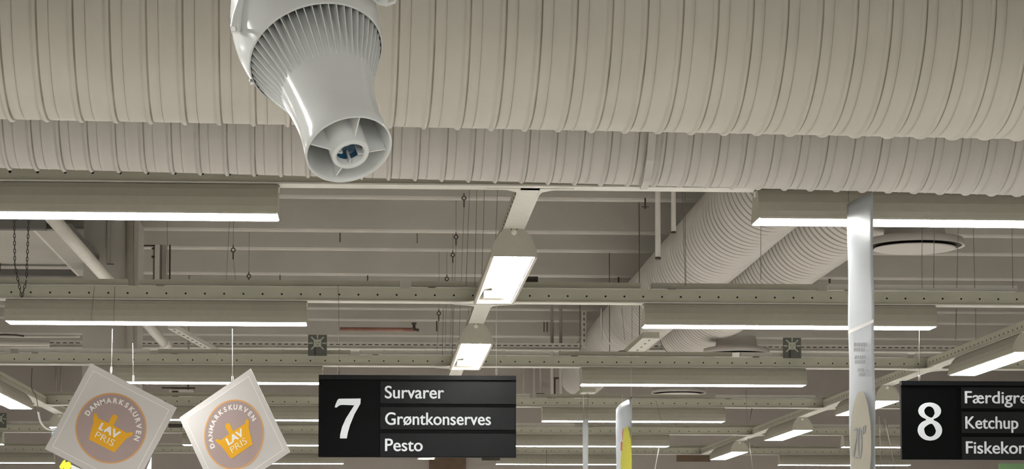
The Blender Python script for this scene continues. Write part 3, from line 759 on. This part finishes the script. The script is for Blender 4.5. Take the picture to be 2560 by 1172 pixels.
# flat strap over the lower duct
m = MB(); a = W(1636, 300, 7.70); b = W(1636, 462, 7.98)
m.box((a.x-.013, 7.715, 2.98), (a.x+.013, 7.72, a.z+.1), 'duct2'); 
mm = [(7.735, 3.35), (7.735, 3.2), (7.76, 3.1), (7.83, 3.02), (7.93, 2.965), (8.03, 2.953)]
m = MB(); vs = []
for (yy, zz) in mm: vs += [(a.x-.013, yy-.012, zz-.006), (a.x+.013, yy-.012, zz-.006), (a.x+.013, yy-.003, zz), (a.x-.013, yy-.003, zz)]
fs = [(4*i+j, 4*i+(j+1)%4, 4*i+4+(j+1)%4, 4*i+4+j) for i in range(len(mm)-1) for j in range(4)]
m.add(vs, fs, 'duct2'); tag(m.build('duct_strap'), 'flat metal strap around the lower grey duct', 'strap')

# service pipes
xp, hp = -1.66, 1.85
m = MB(); m.tube([(xp, 10.8, 1.6+hp), (xp, 18.75, 1.6+hp)], .036, 'white', 20); o = m.build('service_pipe'); tag(o, 'thick white pipe running away diagonally at the upper left', 'pipe', 'painted service pipes')
m = MB(); m.tube([(xp, 18.4, 1.6+hp), (xp, 18.78, 1.6+hp)], .043, 'white', 20); m.build('socket', o)
pipe([(850, 822), (1000, 823), (1036, 824)], 23.4, .018, 'rust', 'brownish pipe with valve between the second and third rail', name='sprinkler_pipe')
root = empty('pipe_valve', W(1035, 818, 23.4), 'dark valve at the right end of the brownish pipe', 'valve')
m = MB(); m.tube([(0,0,-.035), (0,0,.035)], [.02, .012], 'dark', 12); m.tube([(0,0,.03), (0,0,.045)], .026, 'dark', 12); m.build('valve_body', root)
m = MB(); m.tube([(0,0,-.02), (.05,0,-.03)], .014, 'dark', 10); m.build('outlet', root)
m = MB(); m.tube([(-1.05, 23.42, W(970, 822, 23.4).z), (-1.05, 23.42, W(970, 812, 23.4).z)], .01, 'white', 8)
pipe([(610, 888), (608, 878), (614, 872), (630, 871), (760, 873), (1060, 876)], 22.3, .017, 'white', 'white pipe with bent end left of the emblem plate')
pipe([(-150, 856), (0, 858), (170, 859), (205, 861)], 22.4, .026, 'white', 'thick white pipe at the left edge below the second rail')
pipe([(-150, 868), (0, 868), (160, 867), (170, 863), (205, 864)], 22.6, .012, 'white', 'thinner white pipe under the thick one at the left edge')
pipe([(-150, 838), (60, 841), (200, 841)], 22.8, .012, 'white', 'upper thin white pipe at the left edge')
pipe([(-50, 838), (10, 836), (40, 837), (60, 840)], 22.2, .008, 'dark', 'black cable drooping at the left edge', name='black_cable')

# cable trays
def tray(x0, x1, Y, h, label):
    m = MB(); T = Matrix.Translation((0, Y, 1.6+h))
    m.box((x0, -.15, -.002), (x1, .15, .002), 'white', T)
    for s_ in (-1, 1): m.box((x0, s_*.15-.003, -.012), (x1, s_*.15+.003, .05), 'white', T)
    m.tube([(x0, -.156, -.010), (x1, -.156, -.010)], .012, 'white', 8, T=T)
    x = x0
    while x < x1:
        m.box((x, -.1555, .022), (x+.035, -.1528, .030), 'dark', T); x += .06
    return tag(m.build('cable_tray'), label, 'cable tray', 'perforated cable trays')
tray(-3.0, 1.93, 21.9, 2.145, 'long perforated white cable tray left of the ribbed ducts')
tray(2.02, 8.0, 21.9, 2.145, 'perforated white cable tray crossing in front of the ribbed ducts at right')
root = empty('tray_bracket', W(1460, 868, 21.6), 'slotted upright white bracket holding the tray ends', 'bracket')
m = MB(); top = W(1460, 778, 21.6).z - root.location.z
m.box((-.022, -.012, 0), (.022, .012, top), 'white'); m.build('upright', root)
m = MB()
for i in range(6): m.box((-.005, -.0135, .05+i*.05), (.005, -.0115, .075+i*.05), 'dark')
m.build('slot', root)

# strut channel under the ribbed ducts
def channel(x, h, ya, yb, label):
    m = MB(); T = Matrix.Translation((x, 0, 1.6+h)) @ rot
    m.box((ya, -.06, -.02), (yb, .06, .02), 'rail', T)
    m.box((ya, -.065, -.026), (yb, .065, -.020), 'railw', T)
    for i in range(int((yb-ya)/.25)): m.box((ya+.1+i*.25, -.006, -.0285), (ya+.16+i*.25, .006, -.0255), 'steel', T)
    o = tag(m.build('strut_channel'), label, 'channel', 'slotted channels under the ceiling')
    for q in (ya+.3, yb-.3):
        m = MB(); m.tube([(x-.05, q, 1.6+h), (x-.05, q, HC)], .004, 'steel', 6); m.build('hanger_rod', o)
    return o
channel(2.0, 1.76, 16.8, 19.6, 'slotted channel slanting down beneath the ribbed duct')
channel(1.93, 1.70, 21.0, 24.8, 'farther slotted channel at the end of the ribbed duct')
def free_channel(p, q, label, w_=.035):
    a, b = Vector(p), Vector(q); d = (b-a); L = d.length; T = Matrix.Translation(a) @ d.to_track_quat('X', 'Z').to_matrix().to_4x4()
    m = MB(); m.box((0, -w_, -.018), (L, w_, .018), 'railw', T)
    for i in range(int(L/.2)): m.box((.08+i*.2, -.008, -.0195), (.14+i*.2, .008, -.0178), 'dark', T)
    return tag(m.build('strut_channel'), label, 'channel', 'slotted channels under the ceiling')
free_channel(W(430, 816, 19.0), W(560, 890, 21.5), 'narrow slotted channel slanting down toward the third rail at left')

# hanging conduits on the back wall
for px, y0, y1, r, lab in ((1309, 780, 1000, .014, 'grey conduit on the back wall right of sign 7, first'), (1335, 780, 1000, .018, 'grey conduit on the back wall right of sign 7, second'),
                           (1351, 760, 985, .014, 'conduit on the back wall ending in a small hook'), (1387, 945, 1000, .009, 'thin dark conduit on the back wall with top bracket'),
                           (140, 905, 995, .012, 'left conduit on the back wall behind the left card'), (153, 905, 995, .012, 'right conduit on the back wall behind the left card'),
                           (2003, 1000, 1060, .010, 'thin conduit on the back wall beside the domed light')):
    m = MB(); m.tube([W(px, y0, 29.3), W(px, y1, 29.3)], r, 'dark' if px == 1387 else 'wall', 8)
    if px in (1351, 1387): c = W(px, y1 if px == 1351 else y0, 29.3); m.cbox(c, (.1, .03, .02), 'dark')
    tag(m.build('wall_conduit'), lab, 'conduit', 'upright conduits on the back wall')

# column at left with pipes
m = MB(); a, b = W(208, 700, 17.0), W(345, 700, 17.0)
mmz = MB(); mmz.box((a.x, 17.0, 0), (b.x, 17.4, HS), 'ceil'); mmz.box((a.x-.01, 16.99, 0), (b.x+.01, 17.41, .12), 'wall')
tag(struct(mmz.build('trim_1')), 'square painted column left of the square cards', 'column')
for px, r, lab, k, y1 in ((323, .028, 'upright round pipe on the column right side', 'conduit', 900), (271, .014, 'thin upright pipe on the column ending in a hook', 'conduit', 660)):
    m = MB(); m.tube([W(px, 470, 16.95), W(px, y1, 16.95)], r, k, 12)
    if px == 271: c = W(px+5, y1, 16.94); m.cbox(c, (.05, .01, .005), 'dark')
    tag(m.build('service_pipe'), lab, 'pipe', 'painted service pipes')

# steel bracket cluster right of the column
root = empty('steel_bracket', W(405, 712, 17.6), 'dark upright steel bracket with bolts right of the column', 'bracket')
def rel(px, py, Y=17.6): return W(px, py, Y) - root.location
for px, wd_, k in ((385, .005, 'steel'), (403, .009, 'steel'), (425, .006, 'dark'), (412, .014, 'conduit'), (394, .018, 'white')):
    m = MB(); p, q = rel(px, 612), rel(px, 714); m.box((p.x-wd_, -.01, q.z), (p.x+wd_, .01, p.z), k); m.build('upright', root)
m = MB(); p, q = rel(356, 612), rel(388, 616); m.box((p.x, -.01, q.z), (q.x, .01, p.z), 'dark'); m.build('top_bar', root)
for py in (621, 642, 700): m = MB(); m.cbox(rel(383, py), (.022, .03, .014), 'dark'); m.build('bolt', root)

# hung rectangular frame at the upper left
zf = 1.6 + 2.28; xa, ya_, yb_ = -5.2, 15.35, 17.75
xr = W(112, 577, ya_).x
root = empty('roof_frame', (xr, ya_, zf), 'large rectangular steel frame under the ceiling at upper left', 'steel frame')
m = MB(); m.box((xa-xr, 0, 0), (0, .08, .07), 'ductend'); m.build('near_beam', root)
m = MB(); m.box((xa-xr, yb_-ya_, -.0), (.03, yb_-ya_+.08, .05), 'ductend'); m.build('far_beam', root)
m = MB(); m.box((-.09, .08, 0), (-.07, yb_-ya_, .06), 'white'); m.box((-.07, .08, .0), (.10, yb_-ya_, .012), 'ceil'); m.box((.10, .08, 0), (.16, yb_-ya_, .05), 'ductend'); m.build('side_beam', root)
m = MB(); m.box((xa-xr, .09, .085), (-.02, yb_-ya_+.3, .10), 'ceil'); m.build('infill_panel', root)
m = MB(); m.box((-.75, yb_-ya_-.08, .03), (-.66, yb_-ya_-.02, .30), 'dark'); m.build('post', root)
# chains
def chain(p0, p1, Y, label):
    a, b = W(*p0, Y), W(*p1, Y); d = (b-a); n = int(d.length/.021); dr = d.normalized(); m = MB()
    s1 = dr.cross(Vector((0,1,0))).normalized(); s2 = dr.cross(s1).normalized()
    for i in range(n):
        c = a + dr*(i+.5)*d.length/n; s_ = s1 if i % 2 else s2
        m.tube([c + dr*.013*math.cos(t) + s_*.0055*math.sin(t) for t in [2*math.pi*j/10 for j in range(11)]], .0022, 'dark', 6, cap=False)
    return tag(m.build('chain'), label, 'chain', 'dark hanging chains')
chain((33, 330), (37, 660), 13.0, 'left hanging chain by the steel frame, upper part')
chain((37, 662), (54, 742), 12.15, 'left leg of the V of chain over the second rail')
chain((80, 330), (66, 700), 13.0, 'right hanging chain by the steel frame, upper part')
chain((66, 700), (55, 742), 12.15, 'right leg of the V of chain over the second rail')

# projector and odds
root = empty('projector', W(440, 995, 20.6), 'small white box camera with black square lens below the third rail', 'camera')
m = MB(); m.box((-.06, 0, 0), (.14, .25, .075), 'white'); m.build('case', root)
m = MB(); m.box((-.035, -.015, .012), (.02, 0, .06), 'black'); m.build('lens', root)
m = MB(); m.box((-.13, .05, .09), (.16, .09, .10), 'dark'); m.build('mount_arm', root)
m = MB(); m.tube([(.1,.07,.07), (.1,.07,HC-root.location.z)], .008, 'conduit'); m.build('mount_pole', root)
def block(x0, y0, x1, y1, Y, k, name, label, cat, dep=.08):
    a, b = W(x0, y1, Y), W(x1, y0, Y); m = MB(); m.box((a.x, Y, a.z), (b.x, Y+dep, b.z), k); return tag(m.build(name), label, cat)
block(421, 1059, 456, 1068, 19.4, 'dark', 'motion_sensor', 'black bar between the two square cards', 'sensor')
block(1205, 1142, 1250, 1150, 26.0, 'dark', 'motion_sensor', 'dark bar under the right end of sign 7', 'sensor')
block(1073, 1144, 1165, 1172, 29.4, 'brown', 'wall_panel', 'brown panel on the back wall beneath sign 7', 'panel')
block(1693, 1137, 1776, 1153, 28.5, 'brown', 'wall_panel', 'dark brown opening left of the smallest slanted light', 'panel')
block(2497, 1158, 2560, 1180, 12.4, 'green', 'leaflet', 'green leaflet top beneath sign 8', 'leaflet', dep=.004)
block(1308, 691, 1345, 706, 12.28, 'dark', 'junction_box', 'grey connector box on the second rail right of the big lamp', 'junction box')
def free_cable(pts, r, k, label, name='cable'):
    m = MB(); P_ = [W(*p) for p in pts]
    out = []
    for i in range(len(P_)-1):
        p0, p1, p2, p3 = P_[max(i-1,0)], P_[i], P_[i+1], P_[min(i+2, len(P_)-1)]
        for t in [j/6 for j in range(6)]:
            out.append(.5*((2*p1) + (p2-p0)*t + (2*p0-5*p1+4*p2-p3)*t*t + (3*p1-p0-3*p2+p3)*t**3))
    out.append(P_[-1]); m.tube(out, r, k, 8); return tag(m.build(name), label, 'cable')
free_cable([(80, 920, 17), (79, 968, 17), (90, 990, 17), (96, 1028, 17)], .0035, 'steel', 'dark cable dropping beside the far left light')
free_cable([(96, 1030, 17), (102, 1055, 17), (118, 1072, 17), (135, 1074, 17)], .0065, 'wcord', 'white cable curving to the blue plug at left')
root = empty('cable_plug', W(134, 1085, 17), 'white and blue plug at the end of the white cable', 'plug')
m = MB(); m.tube([(-.015,0,.03), (.03,0,.04)], .012, 'wcord', 12); m.build('plug_top', root)
m = MB(); m.tube([(-.012,0,-.01), (.02,0,.024)], [.008, .016], 'cblue', 12); m.build('plug_end', root)
free_cable([(1503, 770, 15.8), (1504, 820, 15.8), (1526, 862, 15.8)], .0032, 'wcord', 'white loose cable end left of the second rail right light')
free_cable([(1535, 893, 16.2), (1540, 882, 16.2), (1556, 877, 16.2), (1578, 884, 16.2), (1585, 892, 16.2)], .004, 'steel', 'looped cable on the third rail under the slotted channel')
free_cable([(1694, 848, 20), (1730, 868, 20), (1770, 885, 20), (1785, 892, 20)], .004, 'steel', 'thin slack cable by the second round diffuser')
